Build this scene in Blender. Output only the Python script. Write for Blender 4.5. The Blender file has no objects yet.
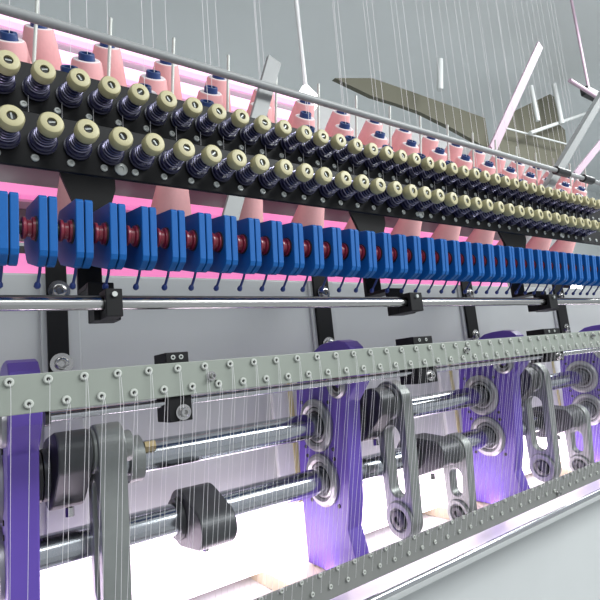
import bpy, bmesh, math, random
from mathutils import Vector, Matrix
random.seed(7)
PI = math.pi
scn = bpy.context.scene
C = scn.collection
H = 1.30                      # camera height above the floor
F = 500.0                     # focal length in pixels of a 600 px frame

# ------------------------------------------------------------ camera basis
def _n(v):
    l = math.sqrt(sum(a*a for a in v)); return [a/l for a in v]
EX = _n((700, 0, F)); EY = _n((-F*F/700, (F**4/490000+F*F)/3500, F)); EZ = _n((-F*F/700, -3500, F))
def _dot(a, b): return sum(x*y for x, y in zip(a, b))
def _ray(px, py): return ((px-300)/F, (py-300)/F, 1)
def atY(px, py, Y):           # sight line through a pixel, met with the plane at depth Y
    r = _ray(px, py); t = Y/_dot(r, EY)
    return Vector((t*_dot(r, EX), Y, t*_dot(r, EZ)+H))
def atX(px, py, X):
    r = _ray(px, py); t = X/_dot(r, EX)
    return Vector((X, t*_dot(r, EY), t*_dot(r, EZ)+H))
def atZ(px, py, Z):
    r = _ray(px, py); t = (Z-H)/_dot(r, EZ)
    return Vector((t*_dot(r, EX), t*_dot(r, EY), Z))
def proj(v):
    x, y, z = v[0], v[1], v[2]-H
    c = [EX[i]*x+EY[i]*y+EZ[i]*z for i in range(3)]
    if c[2] <= 0.01: return (-999, -999)
    return (300+F*c[0]/c[2], 300+F*c[1]/c[2])
def inframe(v, m=12):
    p = proj(v); return -m < p[0] < 600+m and -m < p[1] < 600+m

# ------------------------------------------------------------ materials
def mat(name, col, rough=0.5, metal=0.0, var=0.0, scale=40, bump=0.0, emit=None, strength=1.0, spec=None):
    m = bpy.data.materials.new(name); m.use_nodes = True
    nt = m.node_tree; b = nt.nodes['Principled BSDF']
    b.inputs['Base Color'].default_value = (*col, 1)
    b.inputs['Roughness'].default_value = rough
    b.inputs['Metallic'].default_value = metal
    if spec is not None: b.inputs['Specular IOR Level'].default_value = spec
    if var or bump:
        tc = nt.nodes.new('ShaderNodeTexCoord'); nz = nt.nodes.new('ShaderNodeTexNoise')
        nz.inputs['Scale'].default_value = scale; nz.inputs['Detail'].default_value = 4
        nt.links.new(tc.outputs['Object'], nz.inputs['Vector'])
        if var:
            mx = nt.nodes.new('ShaderNodeMix'); mx.data_type = 'RGBA'
            mx.inputs['A'].default_value = (*[c*(1-var) for c in col], 1)
            mx.inputs['B'].default_value = (*[min(1, c*(1+var)) for c in col], 1)
            nt.links.new(nz.outputs['Fac'], mx.inputs['Factor'])
            nt.links.new(mx.outputs['Result'], b.inputs['Base Color'])
        if bump:
            bp = nt.nodes.new('ShaderNodeBump'); bp.inputs['Strength'].default_value = bump
            bp.inputs['Distance'].default_value = 0.001
            nt.links.new(nz.outputs['Fac'], bp.inputs['Height'])
            nt.links.new(bp.outputs['Normal'], b.inputs['Normal'])
    if emit:
        b.inputs['Emission Color'].default_value = (*emit, 1)
        b.inputs['Emission Strength'].default_value = strength
    return m
M = dict(
    cream=mat('cream_plastic', (0.46, 0.42, 0.24), 0.45, var=0.1, scale=60),
    navy=mat('navy_plastic', (0.014, 0.013, 0.05), 0.3),
    spring=mat('spring_steel', (0.24, 0.23, 0.33), 0.33, 1.0),
    hole=mat('dark_hole', (0.012, 0.011, 0.01), 0.6),
    steel=mat('polished_steel', (0.50, 0.51, 0.53), 0.16, 1.0),
    shaft=mat('ground_steel', (0.42, 0.44, 0.47), 0.17, 1.0, var=0.08, scale=15),
    bright=mat('bright_steel', (0.48, 0.475, 0.47), 0.2, 1.0),
    race=mat('bearing_steel', (0.36, 0.36, 0.37), 0.38, 0.9, var=0.1),
    black=mat('black_steel', (0.006, 0.006, 0.007), 0.5, var=0.2, scale=60, spec=.25),
    screw=mat('zinc_screw', (0.50, 0.52, 0.50), 0.4, 0.5),
    blue=mat('blue_plastic', (0.004, 0.105, 0.37), 0.5, spec=.3, var=0.06, scale=50),
    bluedark=mat('navy_lever_plastic', (0.008, 0.028, 0.16), 0.4),
    red=mat('dark_red_plastic', (0.20, 0.016, 0.035), 0.3),
    bar=mat('grey_green_enamel', (0.26, 0.285, 0.25), 0.42, var=0.06, scale=25),
    barlow=mat('grey_enamel', (0.19, 0.195, 0.185), 0.45, var=0.08, scale=25),
    ceramic=mat('white_ceramic', (0.50, 0.52, 0.48), 0.3),
    panel=mat('pale_grey_enamel', (0.54, 0.56, 0.56), 0.25, var=0.10, scale=5, bump=0.05),
    white=mat('white_enamel', (0.74, 0.76, 0.75), 0.35, var=0.05, scale=8),
    purple=mat('purple_enamel', (0.115, 0.062, 0.38), 0.38, var=0.08, scale=30, bump=0.03),
    link=mat('cast_grey_metal', (0.25, 0.265, 0.255), 0.4, 0.5, var=0.15, scale=60, bump=0.1),
    crank=mat('dark_cast_metal', (0.065, 0.068, 0.072), 0.42, 0.5, var=0.2, scale=60, bump=0.1),
    beige=mat('beige_enamel', (0.66, 0.57, 0.40), 0.45, var=0.06, scale=20),
    yellow=mat('yellow_edge_paint', (0.58, 0.52, 0.26), 0.5),
    thread=mat('white_thread', (0.80, 0.78, 0.80), 0.7),
    cone=mat('pale_pink_thread', (0.80, 0.42, 0.43), 0.85, var=0.06, scale=200, bump=0.2),
    conetop=mat('white_thread_end', (0.78, 0.70, 0.71), 0.8),
    core=mat('blue_core', (0.015, 0.045, 0.17), 0.4),
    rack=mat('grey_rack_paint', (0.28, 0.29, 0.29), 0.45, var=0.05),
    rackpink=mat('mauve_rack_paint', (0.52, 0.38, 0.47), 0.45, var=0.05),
    brass=mat('brass', (0.42, 0.33, 0.18), 0.35, 0.8),
    wall=mat('white_wall_paint', (0.82, 0.85, 0.85), 0.85, var=0.04, scale=2),
    wallgrey=mat('grey_wall_paint', (0.30, 0.31, 0.33), 0.85, var=0.04, scale=2),
    ceil=mat('ceiling_paint', (0.84, 0.87, 0.88), 0.9, var=0.05, scale=1.5),
    floor=mat('grey_floor_paint', (0.36, 0.37, 0.37), 0.5, var=0.1, scale=3),
    khaki=mat('khaki_sheet', (0.125, 0.12, 0.085), 0.7, var=0.12, scale=3),
    dark=mat('dark_rubber', (0.02, 0.02, 0.022), 0.35),
    pinkglow=mat('pink_glow', (0.8, 0.4, 0.6), 0.5, emit=(1.0, 0.24, 0.60), strength=0.74),  # strip lamps, and the wall band whose pink light is put in as emission
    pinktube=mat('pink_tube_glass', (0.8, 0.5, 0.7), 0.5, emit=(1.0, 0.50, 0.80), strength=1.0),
    lamp=mat('white_lamp_diffuser', (0.9, 0.9, 0.9), 0.5, emit=(1.0, 0.80, 0.95), strength=3.2),
    spot=mat('spot_lamp_glass', (0.9, 0.9, 0.9), 0.5, emit=(1.0, 0.98, 0.95), strength=14.0),
    bulb=mat('ceiling_lamp_glass', (0.9, 0.9, 0.9), 0.5, emit=(1.0, 0.97, 0.98), strength=3.0),
)

# ------------------------------------------------------------ mesh helpers
def mesh_from(bm, name, m, smooth=False):
    bmesh.ops.recalc_face_normals(bm, faces=bm.faces)
    me = bpy.data.meshes.new(name); bm.to_mesh(me); bm.free()
    me.materials.append(m)
    if smooth:
        me.polygons.foreach_set('use_smooth', [True]*len(me.polygons))
        try: me.set_sharp_from_angle(angle=math.radians(38))
        except Exception: pass
    return me
def obj(name, bm, m, parent=None, smooth=False, bevel=0.0):
    o = bpy.data.objects.new(name, mesh_from(bm, name, m, smooth)); C.objects.link(o)
    if parent is not None: o.parent = parent
    if bevel:
        b = o.modifiers.new('edge', 'BEVEL'); b.width = bevel; b.segments = 2; b.limit_method = 'ANGLE'
    return o
def tag(o, label, cat, group=None, kind=None):
    o['label'] = label; o['category'] = cat
    if group: o['group'] = group
    if kind: o['kind'] = kind
    return o
def thing(name, label, cat, loc=(0, 0, 0), group=None, kind=None):
    o = bpy.data.objects.new(name, None); C.objects.link(o); o.location = loc; o.empty_display_size = 0.01
    return tag(o, label, cat, group, kind)
def struct(name, bm, m, bevel=0.0):
    o = obj(name, bm, m, None, bevel=bevel); o['kind'] = 'structure'; return o
def copy_tree(o, parent=None):
    c = o.copy(); C.objects.link(c)
    if parent is not None: c.parent = parent
    for ch in list(o.children): copy_tree(ch, c)
    return c
def B(): return bmesh.new()
def box(bm, lo, hi):
    vs = [bm.verts.new((x, y, z)) for x in (lo[0], hi[0]) for y in (lo[1], hi[1]) for z in (lo[2], hi[2])]
    for f in ((0,1,3,2), (4,6,7,5), (0,4,5,1), (2,3,7,6), (0,2,6,4), (1,5,7,3)): bm.faces.new([vs[i] for i in f])
    return bm
def frame_of(d):
    d = Vector(d).normalized()
    u = d.cross(Vector((0, 0, 1)))
    if u.length < 1e-3: u = d.cross(Vector((0, 1, 0)))
    u.normalize(); return d, u, u.cross(d)
def lathe(bm, prof, p0=(0,0,0), d=(0,0,1), seg=24):      # prof = [(along, radius)]
    d, u, v = frame_of(d); p0 = Vector(p0); rings = []
    for a, r in prof:
        c = p0+d*a
        if r < 1e-7: rings.append([bm.verts.new(c)])
        else: rings.append([bm.verts.new(c+u*r*math.cos(2*PI*i/seg)+v*r*math.sin(2*PI*i/seg)) for i in range(seg)])
    for A_, B_ in zip(rings, rings[1:]):
        for i in range(seg):
            j = (i+1) % seg
            if len(A_) == 1 and len(B_) == 1: continue
            if len(A_) == 1: bm.faces.new([A_[0], B_[i], B_[j]])
            elif len(B_) == 1: bm.faces.new([A_[i], A_[j], B_[0]])
            else: bm.faces.new([A_[i], A_[j], B_[j], B_[i]])
    return bm
def cyl(bm, p0, p1, r, seg=20, r1=None):
    p0 = Vector(p0); p1 = Vector(p1); L = (p1-p0).length; r1 = r if r1 is None else r1
    return lathe(bm, [(0, 0), (0, r), (L, r1), (L, 0)], p0, p1-p0, seg)
def tube(bm, pts, r, seg=8):
    pts = [Vector(p) for p in pts]; rings = []; u = None
    for i, p in enumerate(pts):
        d = (pts[min(i+1, len(pts)-1)]-pts[max(i-1, 0)]).normalized()
        if u is None: _, u, _ = frame_of(d)
        u = (u-d*u.dot(d)).normalized(); v = d.cross(u)
        rings.append([bm.verts.new(p+u*r*math.cos(2*PI*k/seg)+v*r*math.sin(2*PI*k/seg)) for k in range(seg)])
    for A_, B_ in zip(rings, rings[1:]):
        for i in range(seg): bm.faces.new([A_[i], A_[(i+1) % seg], B_[(i+1) % seg], B_[i]])
    bm.faces.new(rings[0][::-1]); bm.faces.new(rings[-1]); return bm
def prismX(bm, yz, x0, x1):
    a = [bm.verts.new((x0, y, z)) for y, z in yz]; b = [bm.verts.new((x1, y, z)) for y, z in yz]
    bm.faces.new(a); bm.faces.new(b[::-1])
    for i in range(len(yz)): j = (i+1) % len(yz); bm.faces.new([a[i], b[i], b[j], a[j]])
    return bm
def holedX(bm, outer, inner, x0, x1):                    # outer and inner loops with the same count
    n = len(outer)
    L = [[bm.verts.new((x, y, z)) for y, z in lp] for x in (x0, x1) for lp in (outer, inner)]
    for i in range(n):
        j = (i+1) % n
        bm.faces.new([L[0][i], L[0][j], L[1][j], L[1][i]]); bm.faces.new([L[2][i], L[3][i], L[3][j], L[2][j]])
        bm.faces.new([L[0][i], L[2][i], L[2][j], L[0][j]]); bm.faces.new([L[1][i], L[1][j], L[3][j], L[3][i]])
    return bm
def beam(bm, p0, p1, w, t, side=None):                   # flat bar from p0 to p1, w across, t thick
    p0 = Vector(p0); p1 = Vector(p1); d, u, v = frame_of(p1-p0)
    if side is not None:
        u = (Vector(side)-d*Vector(side).dot(d)).normalized(); v = d.cross(u)
    vs = []
    for p in (p0, p1):
        for a, b in ((-1,-1), (1,-1), (1,1), (-1,1)): vs.append(bm.verts.new(p+u*a*w/2+v*b*t/2))
    for f in ((0,1,2,3), (4,7,6,5), (0,4,5,1), (1,5,6,2), (2,6,7,3), (3,7,4,0)): bm.faces.new([vs[i] for i in f])
    return bm
def nth(n): return str(n)+('th' if 10 <= n % 100 <= 20 else {1:'st', 2:'nd', 3:'rd'}.get(n % 10, 'th'))

S = 0.0254                    # needle pitch
KS = 1.12                     # depth scale of the drive behind the eyelet bar
P13 = 0.3302*KS                  # spacing of the plates and drives
XL, XR = -0.35, 2.6           # ends of the machine that are built

# ------------------------------------------------------------ the hall
WY, WX, CZ = 3.2, 8.0, 3.5
struct('floor', box(B(), (-2.5, -3, -0.1), (WX, WY, 0)), M['floor'])
struct('ceiling', box(B(), (-2.5, -3, CZ), (WX, WY, CZ+0.1)), M['ceil'])
struct('wall_back', box(B(), (-2.5, WY, 0), (WX, WY+0.1, CZ)), M['wall'])
struct('wall_left_blocker', box(B(), (-2.6, -3, 0), (-2.5, WY, CZ)), M['wallgrey'])  # unseen wall, added to keep sky light off the left-hand faces
struct('wall_right', box(B(), (WX, -3, 0), (WX+0.1, WY, CZ)), M['wall'])

# ------------------------------------------------------------ machine beam behind everything
YP = 0.63
zt = atY(0, 272, YP).z
zb = atY(300, 300+0.265*700, YP).z
fr = thing('quilting_machine', 'long pale grey enamelled machine body behind the black brackets and purple plates', 'machine body', (0, YP, 0))
def loc(o_parent, bm):        # shift world-built mesh into the parent's space
    bmesh.ops.translate(bm, verts=bm.verts, vec=-Vector(o_parent.location)); return bm
obj('body_panel', loc(fr, box(B(), (XL, YP, zb), (XR, YP+0.07, zt))), M['panel'], fr, bevel=0.003)
zbed = H-0.285
obj('bed_plate', loc(fr, box(B(), (XL, 0.50, zbed-0.012), (XR, 0.88, zbed))), M['white'], fr, bevel=0.002)
obj('apron_panel', loc(fr, box(B(), (XL, 0.54, 0.02), (XR, 0.85, zbed-0.0125))), M['panel'], fr, bevel=0.004)
XP1 = 0.3689*KS
XPL = [XP1-P13, XP1, XP1+P13, XP1+2*P13, XP1+3*P13, XP1+4*P13]
xo = atY(294, 430, YP-.01).x-XP1
for i, xp in enumerate(XPL):
    # column behind each purple plate with a painted edge, and the cross bar at its foot
    col = obj('upright', loc(fr, box(B(), (xp+xo-0.030, YP-0.008, zb-0.02), (xp+xo+0.035, YP-0.0003, H-.012))), M['white'], fr, bevel=0.001)
    obj('edge_strip', loc(fr, box(B(), (xp+xo-.003, YP-0.010, zb-0.02), (xp+xo+.004, YP-0.0081, H-.013))), M['yellow'], col)
    obj('cross_bar', loc(fr, box(B(), (xp-0.055, 0.575, zbed+0.0003), (xp+0.035, 0.86, zbed+0.02))), M['beige'], fr, bevel=0.001)

# ------------------------------------------------------------ purple side plates
def ring(bm, x, c, r0, r1, t, seg=40):                   # flat ring with rounded lips, axis X
    y, z = c
    prof = [(0, r0), (0, r1), (-t*0.6, r1), (-t, r1-t*0.5), (-t, r0+t*0.5), (-t*0.5, r0)]
    prof = prof+[prof[0]]
    return lathe(bm, prof, (x, y, z), (1, 0, 0), seg)
SH1 = (0.50*KS, H-0.0660*KS); SH2 = (0.499*KS, H-0.1300*KS); SH0 = (0.452*KS, H-0.0178*KS)
TP = 0.024
def plate(xp, label):
    t = thing('side_plate', label, 'side plate', (xp, 0.5, zbed+0.02), 'purple side plates')
    pts = [(0.492, .022), (0.479, .0285), (0.465, .0305), (0.445, .0310), (0.433, .028), (0.425, .021), (0.419, .008), (0.4175, -.006), (0.421, -.019),
           (0.431, -.030), (0.441, -.040), (0.446, -.080), (0.454, -.150), (0.462, -.180), (0.455, -.205), (0.448, -.2345), (0.548, -.2345),
           (0.547, -.130), (0.542, -.060), (0.536, -.0155), (0.520, .002), (0.507, .014)]
    obj('plate', loc(t, prismX(B(), [(y*KS, H+z*KS) for y, z in pts], xp, xp+TP)), M['purple'], t, bevel=0.0015)
    for (c, r) in ((SH1, 0.035), (SH2, 0.034), (SH0, 0.019)):
        b = obj('bearing', loc(t, ring(B(), xp-0.0002, c, r*0.70, r, 0.006)), M['race'], t, smooth=True)
        obj('inner_race', loc(t, ring(B(), xp-0.0002, c, r*0.54, r*0.67, 0.004)), M['race'], b, smooth=True)
        obj('seal', loc(t, ring(B(), xp-0.0001, c, r*0.30, r*0.72, 0.002)), M['dark'], b, smooth=True)
        if r > 0.02:
            for k in range(4):
                a = PI/4+k*PI/2; rr = r*1.22
                obj('bolt_hole', loc(t, cyl(B(), (xp-0.0012, c[0]+rr*math.cos(a), c[1]+rr*math.sin(a)), (xp+0.0005, c[0]+rr*math.cos(a), c[1]+rr*math.sin(a)), 0.0026, 12)), M['hole'], t)
    return t
pl = ['purple side plate at the far left, cut by the picture edge', 'large purple side plate in the middle, two shafts entering steel bearings',
      'purple side plate second from the right with dark bolt holes round its bearings', 'purple side plate at the right edge of the picture',
      'distant purple side plate just past the right edge', 'farthest purple side plate']
for i, xp in enumerate(XPL[:4]): plate(xp, pl[i])

# ------------------------------------------------------------ shafts
def rod(name, c, r, x0, x1, m, label, cat='shaft', seg=32):
    o = obj(name, cyl(B(), (x0, c[0], c[1]), (x1, c[0], c[1]), r, seg), m, None, smooth=True)
    return tag(o, label, cat)
rod('drive_shaft', SH1, 0.0168, 0.03, XR, M['shaft'], 'thick polished upper drive shaft through the purple plates, above the lower one')
rod('drive_shaft', SH2, 0.0168, 0.03, XR, M['shaft'], 'thick polished lower drive shaft through the purple plates, under the upper one')
# black round housing on the left plate
t = thing('bearing_housing', 'round black housing beside the leftmost purple plate', 'housing', (XPL[0]+TP, 0.47, H-0.085))
c = Vector((0, SH1[0]-.004, SH1[1]))
obj('housing', loc(t, lathe(B(), [(0, .0169), (0, .0255), (.008, .0255), (.0098, .022), (.0098, .0169), (0, .0169)], (XPL[0]+TP+0.0003, SH1[0], SH1[1]), (1, 0, 0), 36)), M['dark'], t, smooth=True)

# ------------------------------------------------------------ cranks and connecting rods
PV = (0.465*KS, H-0.0490*KS)
def hull2(c0, r0, c1, r1, n=24):                         # outline of two circles joined by tangents
    d = math.hypot(c1[0]-c0[0], c1[1]-c0[1]); a = math.atan2(c1[1]-c0[1], c1[0]-c0[0])
    b = math.acos(max(-1, min(1, (r0-r1)/d))) if d > abs(r0-r1) else PI/2
    pts = []
    for i in range(n+1):
        th = a+b+(2*PI-2*b)*i/n; pts.append((c0[0]+r0*math.cos(th), c0[1]+r0*math.sin(th)))
    for i in range(n+1):
        th = a-b+2*b*i/n; pts.append((c1[0]+r1*math.cos(th), c1[1]+r1*math.sin(th)))
    return pts
def conrod(x, pv, L, r, w, thick, label, group):
    t = thing('connecting_rod', label, 'connecting rod', (x, pv[0], pv[1]), group)
    c1 = (pv[0]+0.004, pv[1]-L)
    o = hull2(pv, r, c1, r*0.85)
    s0 = (pv[0]+0.001, pv[1]-r-w-0.004); s1 = (c1[0]-0.001, c1[1]+r*0.85+w+0.004)
    inn = hull2(s0, w, s1, w*0.95)
    rod_ = obj('rod_body', loc(t, holedX(B(), o, inn, x, x+thick)), M['link'], t, bevel=0.0016)
    for c in (pv, c1):
        b = obj('pivot_ring', loc(t, ring(B(), x-0.0002, c, r*0.50, r*0.86, 0.004)), M['link'], t, smooth=True)
        obj('pivot_pin', loc(t, lathe(B(), [(0, 0), (0, r*.45), (-.004, r*.45), (-.0055, r*.38), (-.0055, r*.2), (-.003, r*.18), (-.003, 0)], (x-0.0003, c[0], c[1]), (1, 0, 0), 28)), M['crank'], t, smooth=True)
    b = obj('boss', loc(t, cyl(B(), (x+thick+0.0003, pv[0], pv[1]), (x+thick+0.010, pv[0], pv[1]), r*0.62, 28)), M['link'], t, smooth=True, bevel=0.001)
    return t
def crank(x, c0, r0, pv, r1, thick, label, group):
    t = thing('crank_arm', label, 'crank arm', (x, c0[0], c0[1]), group)
    obj('arm', loc(t, prismX(B(), hull2(c0, r0, pv, r1), x, x+thick)), M['crank'], t, bevel=0.0018)
    obj('hub', loc(t, lathe(B(), [(0, .0169), (0, r0*.74), (-.005, r0*.72), (-.005, .0169), (0, .0169)], (x-0.0003, c0[0], c0[1]), (1, 0, 0), 32)), M['crank'], t, smooth=True)
    cl = obj('clamp_bolt', loc(t, cyl(B(), (x+thick*.5, c0[0]-r0*.7, c0[1]-r0*.9), (x+thick*.5, c0[0]-r0*.7, c0[1]-r0*.9-.008), .004, 6)), M['bright'], t)
    return t
GL, GC = 'slotted connecting rods', 'crank arms on the shafts'
XK = [x*KS for x in (0.104, 0.4577, 0.7868)]
rl = ['big grey connecting rod at the lower left, seen nearly edge on', 'tall slotted grey connecting rod just right of the middle purple plate',
      'tall slotted grey connecting rod right of the second purple plate from the right', 'far slotted connecting rod past the right picture edge', 'farthest slotted connecting rod']
al = ['dark crank arm on the upper shaft at the lower left beside the black housing', 'dark crank arm on the upper shaft right of the middle purple plate',
      'dark crank arm on the upper shaft beside the rightmost tall rod', 'far upper crank arm past the picture edge', 'farthest upper crank arm']
for i, x in enumerate(XK[:3]):
    th = 0.025 if i == 0 else 0.019
    conrod(x, PV, 0.160, 0.0245 if i == 0 else .0290, 0.0098 if i == 0 else .0150, th, rl[i], GL)
    crank(x-0.032 if i else x-.034, SH1, 0.034, PV, 0.022, 0.027 if i else .030, al[i], GC)
pv2 = atX(571, 418, 0.885); PV2 = (0.458*KS, H-0.140)
ll = ['short lower connecting rod rising from the bottom edge, half hidden by threads', 'short grey connecting rod between the middle and the next purple plate', 'short grey connecting rod before the right edge plate']
for i, x in enumerate((0.228*KS, 0.560*KS, 0.890*KS)):
    if i:
        conrod(x, PV2, 0.092, 0.0235, 0.0110, 0.017, ll[i], GL)
    crank(x-0.044, SH2, 0.030, PV2 if i else (0.462*KS, H-.135*KS), 0.020, 0.040, ['flat dark crank arm on the lower shaft at the bottom left', 'dark crank arm on the lower shaft right of the middle slotted rod', 'dark crank arm on the lower shaft near the right edge'][i], GC)
# collar with brass bolt right of the left connecting rod
t = thing('shaft_collar', 'grey collar with a brass bolt beside the left connecting rod', 'collar', (0.185, SH1[0], SH1[1]))
obj('collar', loc(t, lathe(B(), [(0, .0169), (0, .024), (.014, .024), (.014, .0169), (0, .0169)], (.158, SH1[0], SH1[1]), (1, 0, 0), 32)), M['link'], t, smooth=True)
obj('bolt', loc(t, cyl(B(), (.1725, SH1[0]-.016, SH1[1]+.012), (.184, SH1[0]-.016, SH1[1]+.012), .006, 6)), M['brass'], t)
# white lamp along the lower back of the machine
zl0, zl1 = atY(430, 488, 0.72).z, atY(430, 470, 0.72).z
t = thing('machine_lamp', 'long white strip lamp glowing behind the lower shaft', 'lamp', (0.40, 0.64, zl0))
obj('lamp_housing', loc(t, box(B(), (XL+.1, 0.66, zbed+0.022), (XR, 0.69, zb-0.004))), M['white'], t)
obj('diffuser', loc(t, box(B(), (XL+.1, 0.625, zbed+0.026), (XR, 0.6597, zb-0.030))), M['lamp'], t, bevel=0.003)

# ------------------------------------------------------------ bolts used by brackets
def bolt(parent, p, r, name='bolt'):                     # socket-head bolt with washer, facing the camera (-Y)
    b = obj(name, loc(parent, lathe(B(), [(0, 0), (0, r), (.0018, r), (.0018, r*.62), (.006, r*.60), (.0066, r*.52), (.0066, r*.3), (.003, r*.28), (.003, 0)], p, (0, -1, 0), 24)), M['bright'], parent, smooth=True)
    return b
def tree_bolt(sub, parent):                              # bolts that belong to a part
    sub.parent = parent; return sub

# ------------------------------------------------------------ flat black brackets on the body
YB = 0.62
GB = 'flat black brackets on the grey body'
bl = [((47, 68), (250, 372), (291, 364), 'flat black bracket with two bolts at the left, on the grey body'),
      ((316, 331), (262, 351), (293, 345), 'flat black bracket with two bolts left of the middle on the grey body'),
      ((465, 475), (270, 338), (294, 336), 'narrow black bracket with bolts, third along the grey body'),
      ((557, 566), (275, 334), (297, 329), 'narrow black bracket with bolts nearest the right edge of the grey body')]
for (xa, xb), (ya, yb), bs, lab in bl:
    p0 = atY(xa, (ya+yb)/2, YB); p1 = atY(xb, (ya+yb)/2, YB); cx = (p0.x+p1.x)/2
    ztop = atY((xa+xb)/2, ya, YB).z; zbot = atY((xa+xb)/2, yb, YB).z
    t = thing('black_bracket', lab, 'bracket', (cx, YB, zbot), GB)
    obj('bracket', loc(t, box(B(), (p0.x, YB, zbot), (p1.x, YP-0.0053, ztop))), M['black'], t, bevel=0.0008)
    obj('mounting_plate', loc(fr, box(B(), (p0.x-.006, YP-.005, zb+.002), (p1.x+.014, YP-.0003, zt-.001))), M['panel'], fr, bevel=.0015)
    for yy in bs: bolt(t, (cx+.002, YB-.0002, atY((xa+xb)/2, yy, YB).z), 0.0120)

# ------------------------------------------------------------ horizontal guide rod under the blue units
RZ = H+0.0705; RY = 0.42
rod('guide_rod', (RY, RZ), 0.0052, XL, XR, M['bright'], 'long polished guide rod running under the row of blue units', 'rod')
rod('guide_wire', (RY+0.006, RZ+0.0068), 0.0014, XL, XR, M['dark'], 'thin black rod lying just above the polished guide rod', 'rod', 12)
# rod under the eyelet bar
c = atY(100, 411, 0.432)
rod('guide_rod', (c.y, c.z), 0.0036, atY(50, 415, .432).x, XR, M['steel'], 'thin dark polished rod just beneath the perforated grey bar', 'rod', 20)
o = obj('rod_end_cap', cyl(B(), (atY(44, 415, .432).x, c.y, c.z), (atY(50, 415, .432).x-0.0003, c.y, c.z), 0.0065, 24), M['dark'], None, smooth=True); tag(o, 'small black cap on the left end of the thin lower rod', 'cap')

# ------------------------------------------------------------ posts that carry the tension strips
GP = 'black posts behind the blue units'
post = [((88, 114), 180, 313, (105, 122), (289, 315), 'wide black post with rod clamp behind the blue units at the left'),
        ((387, 402), 205, 308, (409, 421), (292, 310), 'black post with a rod clamp behind the blue units at the middle'),
        ((534, 545), 235, 306, (548, 556), (296, 308), 'black post with a rod clamp behind the blue units at the right')]
YO, YN = 0.486, 0.448       # upper and lower run of the joggled posts
for (xa, xb), ya, yb, (ca, cb), (cy0, cy1), lab in post:
    a = atY(xa, 285, YN); b = atY(xb, 285, YN); w = b.x-a.x
    t = thing('rod_post', lab, 'post', ((a.x+b.x)/2, YN, RZ), GP)
    obj('post', loc(t, box(B(), (a.x, YN, RZ-0.012), (b.x, YN+0.005, H+0.0945))), M['black'], t, bevel=0.0008)
    obj('upper_post', loc(t, box(B(), (a.x, YO, H+.090), (b.x, YO+0.006, H+0.30))), M['black'], t, bevel=0.0008)
    obj('step_plate', loc(t, box(B(), (a.x, YN+.0053, H+.090), (b.x, YO-.0003, H+0.0945))), M['black'], t, bevel=0.0006)
    x0 = atY(ca, 300, RY-.008).x; x1 = atY(cb, 300, RY-.008).x
    obj('foot', loc(t, box(B(), (min(a.x, x0), RY+.0108, RZ-0.012), (b.x, YN-.0003, RZ+.004))), M['black'], t, bevel=0.0006)
    cl = obj('clamp', loc(t, holedX(B(), [(RY-.0105, RZ-.012), (RY+.0105, RZ-.012), (RY+.0105, RZ+.011), (RY-.0105, RZ+.011)],
             [(RY-.0054, RZ-.0054), (RY+.0054, RZ-.0054), (RY+.0054, RZ+.0054), (RY-.0054, RZ+.0054)], x0, x1)), M['black'], t, bevel=0.0008)
    obj('clamp_screw', loc(t, cyl(B(), ((x0+x1)/2, RY-.0107, RZ+.006), ((x0+x1)/2, RY-.013, RZ+.006), .0022, 12)), M['screw'], cl)
    # gusset joining post and strips
    r1 = b.x+w*.7; g0 = a.x-w*0.6
    bm = B(); vs = [(a.x+w*.1, H+.165), (b.x+w*.3, H+.165), (r1, H+.195), (r1, H+.225), (g0, H+.225), (g0, H+.205)]
    f0 = [bm.verts.new((x, YO-.0045, z)) for x, z in vs]; f1 = [bm.verts.new((x, YO-.0005, z)) for x, z in vs]
    bm.faces.new(f0); bm.faces.new(f1[::-1])
    for i in range(6): bm.faces.new([f0[i], f0[(i+1) % 6], f1[(i+1) % 6], f1[i]])
    obj('gusset', loc(t, bm), M['black'], t)

# ------------------------------------------------------------ tension strips and tensioners
LB, LA = 0.034, 0.034
YSB, YSA = 0.376+0.028, 0.4045+0.028
ZB, ZA = H+0.1945, H+0.2542
XB0, XA0 = 0.0371, 0.1647
def strip(Y, zlo, zhi, label, xs, zs, big, zsec=None):
    t = thing('tension_strip', label, 'mounting strip', (XL, Y, zlo), 'black mounting strips')
    obj('strip', loc(t, box(B(), (XL, Y, zlo), (XR, Y+0.004, zhi))), M['black'], t, bevel=0.0008)
    me = mesh_from(lathe(B(), [(0, 0), (0, .0030), (.0008, .0029), (.0012, .0024), (.0012, .0013), (.0004, .0011), (.0004, 0)], (0, 0, 0), (0, -1, 0), 16), 'screw', M['screw'], True)
    for x in xs:
        if not inframe((x, Y, zs), 30): continue
        o = bpy.data.objects.new('screw', me); C.objects.link(o); o.parent = t; o.location = Vector((x, Y-.0002, zs))-Vector(t.location)
    for x in big:
        o = obj('large_screw', loc(t, lathe(B(), [(0, 0), (0, .0055), (.001, .0053), (.0018, .0042), (.0018, .0022), (.0006, .002), (.0006, 0)], (x, Y-.0002, zs+.001), (0, -1, 0), 20)), M['screw'], t, smooth=True)
    return t
zBlo = atY(150, 183, YSB).z; zBhi = atY(150, 135, YSB).z
zAlo = atY(150, 127, YSA).z; zAhi = zAlo+0.036
zsB = atY(164, 177, YSB).z; zsA = atY(172, 134-12, YSA).z
xsB = atY(164, 177, YSB).x
strip(YSB, zBlo, zBhi, 'long lower black strip carrying cream-capped tensioners, just above the blue units', [xsB+k*S for k in range(-6, 60)], zsB, [atY(121, 171, YSB).x, atY(421, 217, YSB).x, atY(563, 241, YSB).x])
zsA = atY(172, 134, YSA).z; xsA = atY(172, 134, YSA).x
zAlo = min(zAlo, zsA-.006)
strip(YSA, zAlo, zAhi, 'long upper black strip carrying cream-capped tensioners, in front of the pink cones', [xsA+k*S for k in range(-8, 60)], zsA, [])

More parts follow.
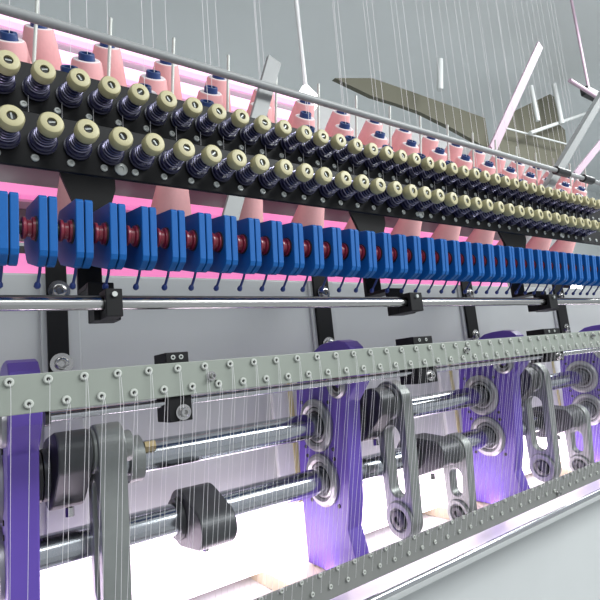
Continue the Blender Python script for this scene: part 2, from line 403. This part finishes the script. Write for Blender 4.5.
def make_tensioner():
    t = thing('thread_tensioner', 'x', 'tensioner')
    # base at origin on the strip face, axis -Y ; slight lean like in the photo
    obj('flange', lathe(B(), [(0, 0), (0, .0098), (.0012, .0105), (.0024, .0105), (.0032, .0085), (.0032, .0070), (.0042, .0070), (.0050, .0100), (.0062, .0100), (.0070, .0090), (.0070, .006), (.0070, 0)], (0, 0, 0), (0, -1, 0), 28), M['navy'], t, smooth=True)
    pts = []; turns = 4.6; n = 84
    for i in range(n+1):
        a = 2*PI*turns*i/n; r = 0.0082-0.0022*i/n
        pts.append((r*math.cos(a), -(.0078+.0150*i/n), r*math.sin(a)))
    obj('spring', tube(B(), pts, 0.00062, 6), M['spring'], t, smooth=True)
    obj('barrel', cyl(B(), (0, -.0072, 0), (0, -.0228, 0), .0046, 20), M['navy'], t, smooth=True)
    prof = [(0, 0), (0, .0066), (.0012, .0074), (.0030, .0086), (.0095, .0086), (.0112, .0077), (.0115, .0070), (.0115, .0034), (.0078, .0032), (.0078, 0)]
    cap = obj('cap', lathe(B(), prof, (0, -.0232, 0), (0, -1, 0), 32), M['cream'], t, smooth=True)
    s = obj('adjusting_screw', lathe(B(), [(0, 0), (0, .0029), (.0020, .0028), (.0020, 0)], (0, -.0312, 0), (0, -1, 0), 14), M['hole'], cap)
    bm = B(); beam(bm, (-.002, -.0334, -.0006), (.0022, -.0334, .0010), .0012, .0008, (0, 0, 1))
    obj('screw_slot', bm, M['link'], cap)
    return t
proto = make_tensioner()
used = False
def put_tensioners(x0, Y, Z, where, grp):
    global used
    xs = [x0+k*S for k in range(-12, 70)]
    xs = [x for x in xs if inframe((x, Y-.034, Z), 6)]
    n = 0
    for x in xs:
        n += 1
        if not used: o = proto; used = True
        else: o = copy_tree(proto)
        o.location = (x, Y-.0003, Z); o.rotation_euler = (math.radians(random.uniform(-1.5, 1.5)), random.uniform(-2, 2), math.radians(3+random.uniform(-1.5, 1.5)))
        o['label'] = 'cream-capped spring tensioner, %s from the left on the %s black strip' % (nth(n), where)
        o['group'] = grp
    return xs
# placement is of the cap centre; the base sits the cap's length behind it
xsTB = put_tensioners(XB0, YSB, ZB, 'lower', 'tensioners on the lower black strip')
xsTA = put_tensioners(XA0, YSA, ZA, 'upper', 'tensioners on the upper black strip')

# ------------------------------------------------------------ blue units
XU0 = 0.0576                  # left face of the second unit
prof = [(.3955, .1490), (.3935, .1470), (.3970, .1070), (.3990, .1030), (.4080, .0985), (.4130, .0980), (.4620, .1120), (.4690, .1170), (.4790, .1300), (.4795, .1350), (.4640, .1580), (.4590, .1600)]
def make_unit():
    t = thing('thread_sensor', 'x', 'sensor unit', (0, .3935, H+.12))
    obj('left_shell', loc(t, prismX(B(), [(y, H+z) for y, z in prof], 0, .0058)), M['blue'], t, bevel=.0007)
    obj('right_shell', loc(t, prismX(B(), [(y, H+z) for y, z in prof], .0068, .0126)), M['blue'], t, bevel=.0007)
    obj('core', loc(t, prismX(B(), [(.437+(y-.437)*.93, H+.128+(z-.128)*.93) for y, z in prof], .0059, .0067)), M['dark'], t)
    c = (.4085, H+.1265)
    sk = obj('socket', loc(t, cyl(B(), (-.0012, c[0], c[1]), (-.0001, c[0], c[1]), .0098, 28)), M['dark'], t, smooth=True)
    sp = obj('spool', loc(t, lathe(B(), [(0, 0), (0, .0088), (-.0018, .0088), (-.0026, .0066), (-.0050, .0062), (-.0062, .0084), (-.0080, .0086), (-.0088, .0076), (-.0088, 0)], (-.0013, c[0], c[1]), (1, 0, 0), 28)), M['red'], t, smooth=True)
    obj('hub', loc(t, lathe(B(), [(0, 0), (0, .0050), (-.0030, .0048), (-.0030, 0)], (-.0102, c[0], c[1]), (1, 0, 0), 20)), M['dark'], sp, smooth=True)
    lv = B(); tube(lv, [(.0030, .4140, H+.1010), (.0028, .4185, H+.0945), (.0022, .4250, H+.0870)], .0012, 10)
    lathe(lv, [(0, 0), (.0008, .0015), (.0025, .0024), (.0045, .0026), (.0060, .0016), (.0066, 0)], (.0022, .4235, H+.0890), (-.06, .75, -1), 12)
    obj('lever', loc(t, lv), M['bluedark'], t, smooth=True)
    return t
u0 = make_unit(); first = True; n = 0; unitx = []
for k in range(-3, 60):
    x = XU0+(k)*S
    if not (inframe((x+.006, .3935, H+.12), 12)): continue
    n += 1
    o = u0 if first else copy_tree(u0); first = False
    o.location = (x, .3935, H+.12)
    o['label'] = 'blue double-shell sensor unit, %s from the left in the row' % nth(n)
    o['group'] = 'blue sensor units in a row'
    unitx.append(x)
rod('unit_shaft', (.4085, H+.1265), .0030, XL, XR, M['dark'], 'black shaft threaded through the row of blue units', 'shaft', 16)

# ------------------------------------------------------------ perforated eyelet bars
def eyelet_mesh():
    return mesh_from(lathe(B(), [(0, .0012), (0, .0031), (.0006, .0034), (.0015, .0033), (.0021, .0026), (.0020, .0016), (.0012, .0012), (0, .0012)], (0, 0, 0), (0, -1, 0), 20), 'eyelet', M['ceramic'], True)
EYE = eyelet_mesh()
HOLE = mesh_from(cyl(B(), (0, -.0001, 0), (0, -.0006, 0), .00125, 12), 'hole', M['hole'])
EYEL = None
def eyelets(t, Y, rows, skip_hole=False, sc=1.0):
    out = []
    for x0, z in rows:
        for k in range(-30, 70):
            x = x0+k*S
            if not inframe((x, Y, z), 4): continue
            for me, nm in ((EYE, 'eyelet'), (HOLE, 'eyelet_hole')):
                if skip_hole and nm == 'eyelet_hole': continue
                if nm == 'eyelet_hole' and proj((x, Y, z))[0] > 330: continue
                o = bpy.data.objects.new(nm, me); C.objects.link(o); o.parent = t
                o.scale = (sc, 1, sc)
                o.location = Vector((x, Y-.0002, z))-Vector(t.location)
            out.append((x, z))
    return out
YE = 0.420
ztb = atY(0, 376, YE).z; zbb = atY(0, 417, YE).z
t = thing('eyelet_bar', 'long grey-green perforated bar with white ceramic eyelets across the middle', 'thread guide bar', (XL, YE, zbb))
obj('bar', loc(t, box(B(), (XL, YE, zbb), (XR, YE+.003, ztb))), M['bar'], t, bevel=.0006)
up = eyelets(t, YE, [(0.0388, H+.0133), (0.0510, H-.0035)])
for px, py in ((211, 376), (465, 350), (591, 336)):
    p = atY(px, py, YE); bolt(t, (p.x, YE-.0002, p.z), 0.0042, 'bar_screw')
    obj('dowel_hole', loc(t, cyl(B(), (p.x+.0045, YE-.0006, p.z-.005), (p.x+.0045, YE+.0002, p.z-.005), .0012, 10)), M['hole'], t)
# little black brackets that hold the bar
for (xa, xb), ya, yb, ys, lab in (((155, 187), 353, 422, 411, 'black block bracket holding the grey bar, nearest the left'),
                                  ((403, 430), 337, 384, 375, 'black block bracket holding the grey bar at the middle right'),
                                  ((535, 557), 329, 362, 356, 'small black block bracket holding the grey bar near the right edge')):
    Yq = YE+.012
    a = atY(xa, (ya+yb)/2, Yq); b = atY(xb, (ya+yb)/2, Yq); z0 = atY((xa+xb)/2, yb, Yq).z; z1 = atY((xa+xb)/2, ya, Yq).z
    w = (b.x-a.x)*.72
    t2 = thing('bar_bracket', lab, 'bracket', (a.x, Yq, z0), 'black brackets of the grey bar')
    br = obj('bracket', loc(t2, box(B(), (b.x-w, Yq-.0085, z0), (b.x, Yq+.022, z1))), M['black'], t2, bevel=.0007)
    bolt(t2, (b.x-w*.42, Yq-.0087, atY(xb, ys, Yq).z), 0.0068)
    for q in (.3, .65):
        cx = b.x-w+w*q
        obj('tapped_hole', loc(t2, ring(B(), 0, (0, 0), .0010, .0022, .0006, 12)), M['screw'], t2).matrix_local = Matrix.Translation(Vector((cx, Yq-.0088, z1-.0045))-Vector(t2.location)) @ Matrix.Rotation(PI/2, 4, 'Z') @ Matrix.Translation(Vector(t2.location))
# lower bar
YL = 0.4838
q0, q1 = atY(600, 461, YL), atY(600, 479, YL)
t = thing('eyelet_bar', 'grey perforated bar with two rows of white eyelets in the lower right corner', 'thread guide bar', (XL, YL, q1.z))
obj('bar', loc(t, box(B(), (XL, YL, q1.z), (XR, YL+.003, q0.z))), M['barlow'], t, bevel=.0006)
d0 = atY(523, 497-0, YL)
low = eyelets(t, YL, [(0.7203, H-.2240), (0.7203+S/2, H-.2400)], True, 0.8)
p = atY(557, 493, YL); bolt(t, (p.x, YL-.0002, p.z), .0040, 'bar_screw')
rod('guide_rod', (YL-.012, q1.z-.014), .0045, XL, XR, M['steel'], 'thin polished rod below the lower perforated bar', 'rod', 16)

# ------------------------------------------------------------ threads
def thread(pts, label, grp, r=.00016):
    o = obj('thread', tube(B(), pts, r, 5), M['thread'], None, smooth=True); return tag(o, label, 'thread', grp)
for row, zz in (('upper', H+.0133), ('lower', H-.0035)):
    n = 0
    for x, z in up:
        if abs(z-zz) > .001: continue
        n += 1
        dx = random.uniform(-.002, .002)
        thread([(x, YE-.0030, z), (x+.0008, YE-.0032, z-.004), (x+dx*.3, YE-.0030, zbb-.002), (x+dx, YL-.005, H-.224)],
               'white thread from %s eyelet from left, %s row of grey bar' % (nth(n), row), 'threads below the grey bar')
        if proj((x, YE, z))[0] > 60:
            thread([(x+.0012, YE-.0030, z), (x+.002, YE-.0032, z-.004), (x+.0025+dx*.3, YE-.0030, zbb-.002), (x+.0045+dx, YL-.005, H-.240)],
               'second white thread from %s eyelet from left, %s row of grey bar' % (nth(n), row), 'threads below the grey bar')
for n, x in enumerate(xsTA):
    if x > 1.1: break
    thread([(x-.006, YSA-.004, ZA-.008), (x-.006, YSA-.003, zAlo-.002), (x-.005, YSB-.003+.01, zBhi+.002)], 'thin thread hanging below the %s upper-strip tensioner from the left' % nth(n+1), 'threads below the upper tensioners', .00018)

# ------------------------------------------------------------ thread cones on the rack
AX = Vector((-.16, -.70, .70)).normalized()
def make_cone():
    t = thing('thread_cone', 'x', 'thread cone')
    # origin = centre of the top ring, body runs back along -AX
    obj('winding', lathe(B(), [(-.004, .012), (0, .0195), (-.002, .0210), (-.112, .0415), (-.116, .0400), (-.117, .018), (-.004, .012)], (0, 0, 0), AX, 32), M['cone'], t, smooth=True)
    obj('end_face', lathe(B(), [(.0002, .0125), (.0008, .0180), (-.0012, .0201), (-.0020, .0190), (-.0030, .0125), (.0002, .0125)], (0, 0, 0), AX, 32), M['conetop'], t, smooth=True)
    obj('core', lathe(B(), [(-.11, .0115), (.0080, .0115), (.0095, .0105), (.0095, .0068), (-.0020, .0065), (-.0020, 0), (-.11, 0), (-.11, .0115)], (0, 0, 0), AX, 24), M['core'], t, smooth=True)
    return t
c0 = make_cone(); first = True
CP = 4*S
rows = [('back', .7756, .5635, .6284, -.0), ('middle', .7238, .4938, .5824, 0), ('front', .6773, .4339, .5482, 0)]
conetips = []
for nm, Y, Z, X0, _ in rows:
    n = 0
    for k in range(-7, 22):
        x = X0+k*CP
        if not inframe((x, Y, H+Z), 10) or proj((x, Y, H+Z))[0] > 585: continue
        n += 1
        o = c0 if first else copy_tree(c0); first = False
        o.location = (x, Y, H+Z)
        o['label'] = 'pink thread cone with blue core, %s from left in the %s rack row' % (nth(n), nm)
        o['group'] = 'pink thread cones on the rack'
        conetips.append((x, Y, H+Z, n, nm))
# lower bank of cones below the strips
for nm, px0, m, Y, pitch in (('lower bank', 173, -.150, .70, CP*1.35), ):
    z = H+(atY(173, 168, Y).z-H); x0 = atY(173, 168, Y).x; n = 0
    for k in range(-4, 16):
        x = x0+k*pitch
        if not inframe((x, Y, z), 10) or proj((x, Y, z))[0] > 590: continue
        n += 1; o = copy_tree(c0); o.location = (x, Y, z-.01)
        o['label'] = 'pink thread cone below the tension strips, %s from the left' % nth(n); o['group'] = 'pink thread cones under the strips'
# shelf trays for the cones
for nm, Y, Z, X0, _ in rows:
    o = obj('rack_tray', box(B(), (XL, Y+.045, H+Z-.106), (1.75, Y+.085, H+Z-.101)), M['rack']); tag(o, 'narrow grey tray under the %s row of pink cones' % nm, 'tray')
z = atY(173, 168, .70).z
o = obj('rack_tray', box(B(), (XL, .745, z-.126), (1.9, .785, z-.121)), M['rack']); tag(o, 'narrow grey tray under the lower cones between strip and blue units', 'tray')

# thick tube in front of the cones
a = atY(310, 94, .62); b = atY(600, 186, .62)
zz = (a.z+b.z)/2
o = obj('rack_tube', cyl(B(), (a.x-.6, .62, zz), (2.6, .62, zz), .0062, 20), M['rack'], None, smooth=True); tb = tag(o, 'long grey tube crossing above the cones toward the right', 'tube')
o = obj('tube_clamp', cyl(B(), (atY(583, 180, .62).x, .62, zz), (atY(592, 183, .62).x, .62, zz), .011, 20), M['dark'], tb, smooth=True); o['label']='black clamp'
o = obj('tube_clamp', cyl(B(), (atY(556, 172, .62).x, .62, zz), (atY(568, 176, .62).x, .62, zz), .011, 20), M['dark'], tb, smooth=True); o['label']='black clamp'

# slanting rack struts
def strut(pa, pb, Ya, Yb, w, t_, m, label):
    p0 = atY(*pa, Ya); p1 = atY(*pb, Yb)
    o = obj('rack_strut', beam(B(), p0, p1, w, t_, (1, 0.0, 0)), m, bevel=.001); return tag(o, label, 'strut', 'rack struts')
strut((492, 150), (540, 45), .9, .9, .035, .008, M['rackpink'], 'mauve flat strut slanting up right of the middle')
strut((543, 195), (608, 85), .66, .66, .024, .02, M['rack'], 'grey square strut slanting up at the right edge')
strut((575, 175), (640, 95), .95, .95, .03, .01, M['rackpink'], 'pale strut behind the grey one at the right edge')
strut((229, 222), (274, 60), .64, .64, .026, .008, M['rack'], 'grey flat strut behind the tensioners left of the middle')

# guide rods standing over the cones
n = 0
for x, Y, Z, k, nm in conetips:
    if nm == 'middle':
        n += 1
        o = obj('cone_pin', cyl(B(), Vector((x+.03, Y, Z-.03)), Vector((x+.036, Y-.01, Z+.075)), .0026, 10), M['ceramic'], None, smooth=True)
        tag(o, 'short white pin standing right of the %s middle-row cone from the left' % nth(k), 'pin', 'white pins between the cones')
for x, Y, Z, k, nm in conetips:
    thread([(x, Y-.006, Z+.004), (x+.01, Y-.01, Z+.5), (x+.02, Y-.02, CZ-.05)], 'white thread rising from the %s cone from left, %s rack row' % (nth(k), nm), 'threads rising from the cones', .0004)

# ------------------------------------------------------------ pink lamps and glowing wall band behind the machine
def lampbar(x0, x1, Y, ylo, yhi, xref, m, label, name='pink_glow_strip', cat='lamp'):
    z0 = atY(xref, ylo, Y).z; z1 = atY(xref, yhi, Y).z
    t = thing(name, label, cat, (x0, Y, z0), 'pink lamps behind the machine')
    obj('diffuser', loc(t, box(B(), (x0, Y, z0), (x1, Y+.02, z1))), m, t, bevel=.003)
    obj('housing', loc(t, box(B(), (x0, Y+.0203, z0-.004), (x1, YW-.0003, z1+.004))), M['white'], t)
YW = 1.02
lampbar(-.5, atY(508, 286, YW-.04).x, YW-.04, 276, 240, 0, M['pinkglow'], 'wide glowing strip standing in for the pink-lit wall just under the blue units')  # no lamp here: emission stands in for pink light on the wall
lampbar(-.5, 1.9, YW-.06, 193, 181, 0, M['pinkglow'], 'narrow pink lamp strip glowing above the blue units')
lampbar(-.5, 1.9, YW-.08, 150, 136, 142, M['pinkglow'], 'pink lamp strip glowing between the two tension strips')
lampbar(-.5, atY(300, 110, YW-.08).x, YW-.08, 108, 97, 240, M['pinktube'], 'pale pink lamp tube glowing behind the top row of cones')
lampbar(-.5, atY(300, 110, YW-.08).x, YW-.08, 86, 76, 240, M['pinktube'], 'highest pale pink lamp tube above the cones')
o = obj('partition', box(B(), (-.6, YW+.0, 0.0005), (2.2, YW+.01, atY(240, 82, YW).z)), M['rack']); tag(o, 'pale panel behind the cones that carries the pink lamps', 'panel')
p = atY(576, 287, .70)
t = thing('spot_lamp', 'small round white lamp blazing under the blue units near the right edge', 'lamp', p)
obj('lens', lathe(B(), [(0, 0), (.006, .018), (.012, .030), (0.014, .034), (.014, 0)], (0, -.014, 0), (0, 1, 0), 24), M['spot'], t, smooth=True)
obj('housing', cyl(B(), (0, .0003, 0), (0, .03, 0), .036, 24), M['dark'], t, smooth=True)
p = atY(307, 101, .96)
t = thing('ceiling_bulb', 'bright round white lamp shining above the cones left of the middle', 'lamp', p)
obj('bulb', lathe(B(), [(-.03, 0), (-.026, .018), (-.01, .03), (.01, .03), (.03, .016), (.04, .010), (.04, 0)], (0, 0, 0), (0, 0, 1), 24), M['bulb'], t, smooth=True)
obj('stem', cyl(B(), (0, 0, .0405), (0, 0, .5), .006, 12), M['white'], t, smooth=True)

# ------------------------------------------------------------ khaki sheet and roof bars at the back right
bm = B(); YK = 1.9
pts = [(512, 112), (550, 94), (556, 98), (560, 125), (565, 130), (567, 147), (558, 163), (540, 180), (498, 178), (496, 148)]
f0 = [bm.verts.new(atY(x, y, YK)) for x, y in pts]; f1 = [bm.verts.new(v.co+Vector((0, .03, 0))) for v in f0]
bm.faces.new(f0); bm.faces.new(f1[::-1])
for i in range(len(f0)): bm.faces.new([f0[i], f0[(i+1) % len(f0)], f1[(i+1) % len(f0)], f1[i]])
o = obj('wall_sheet', bm, M['khaki']); tag(o, 'big dull khaki sheet on the far wall behind the rack, at the upper right', 'sheet')
bm = B()
pts = [(335, 78), (372, 78), (407, 90), (452, 106), (485, 118), (490, 150), (470, 138), (450, 127), (420, 112), (398, 104), (372, 96)]
f0 = [bm.verts.new(atY(x, y, 2.0)) for x, y in pts]; f1 = [bm.verts.new(v.co+Vector((0, .03, 0))) for v in f0]
bm.faces.new(f0); bm.faces.new(f1[::-1])
for i in range(len(f0)): bm.faces.new([f0[i], f0[(i+1) % len(f0)], f1[(i+1) % len(f0)], f1[i]])
o = obj('wall_sheet', bm, M['khaki']); tag(o, 'narrow dull khaki sheet on the far wall left of the mauve strut', 'sheet')
def roofbar(pa, pb, Y, r, label):
    o = obj('roof_bar', cyl(B(), atY(*pa, Y), atY(*pb, Y), r, 12), M['white'], None, smooth=True); tag(o, label, 'bar', 'pale roof bars')
roofbar((531, 86), (538, 121), 1.75, .016, 'pale bar hanging in front of the khaki sheet')
roofbar((554, 84), (562, 124), 1.75, .018, 'pale bar along the right side of the khaki sheet')
roofbar((530, 133), (590, 112), 1.78, .014, 'pale bar crossing the khaki sheet toward the right')
roofbar((505, 128), (566, 144), 1.82, .007, 'thin bar sloping across the middle of the khaki sheet')
roofbar((440, 90), (440, 60), 1.8, .02, 'thin bar near the ceiling at the top')
# dark fitting in the top right corner
t = thing('cable_box', 'black fitting at the upper right corner', 'fitting', atY(594, 92, 1.2))
obj('housing', box(B(), (-.07, 0, -.02), (.10, .05, .03)), M['dark'], t, bevel=.006)
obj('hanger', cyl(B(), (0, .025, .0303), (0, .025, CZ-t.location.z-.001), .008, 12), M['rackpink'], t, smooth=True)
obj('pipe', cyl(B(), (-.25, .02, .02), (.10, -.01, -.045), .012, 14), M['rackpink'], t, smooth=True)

# ------------------------------------------------------------ camera
cam = bpy.data.cameras.new('camera'); co = bpy.data.objects.new('camera', cam); C.objects.link(co)
cam.sensor_width = 36; cam.lens = 36*F/600; cam.clip_start = .01; cam.clip_end = 60
R = Matrix(((EX[0], -EX[1], -EX[2]), (EY[0], -EY[1], -EY[2]), (EZ[0], -EZ[1], -EZ[2])))
co.matrix_world = Matrix.Translation((0, 0, H)) @ R.to_4x4()
scn.camera = co

# ------------------------------------------------------------ light
def area(name, loc_, target, size, power, col=(1, 1, 1)):
    l = bpy.data.lights.new(name, 'AREA'); l.shape = 'RECTANGLE'; l.size = size[0]; l.size_y = size[1]; l.energy = power; l.color = col
    o = bpy.data.objects.new(name, l); C.objects.link(o); o.location = loc_
    o.rotation_euler = (Vector(target)-Vector(loc_)).to_track_quat('-Z', 'Y').to_euler(); return o
area('hall_light', (2.6, -1.8, 3.2), (.8, .5, H), (2.4, .6), 120, (.97, 1, 1))
area('hall_light', (4.0, .6, 3.3), (4.0, .7, 0), (2.4, .6), 60, (.97, 1, 1))
area('hall_light', (-.2, -1.6, 3.2), (.2, .5, H), (1.6, .6), 22, (.97, 1, 1))
area('bed_fill', (1.0, .565, H-.262), (1.0, .66, H-.03), (2.4, .03), 3.0, (1, .84, .96))  # unseen fill, added to brighten the grey body panel from below
w = bpy.data.worlds.new('world'); scn.world = w; w.use_nodes = True
bg = w.node_tree.nodes['Background']; bg.inputs[0].default_value = (.80, .84, .88, 1); bg.inputs[1].default_value = .8
vs = scn.view_settings; vs.view_transform = 'Standard'; vs.look = 'None'; vs.gamma = 1; vs.use_curve_mapping = False; vs.exposure = 0.0
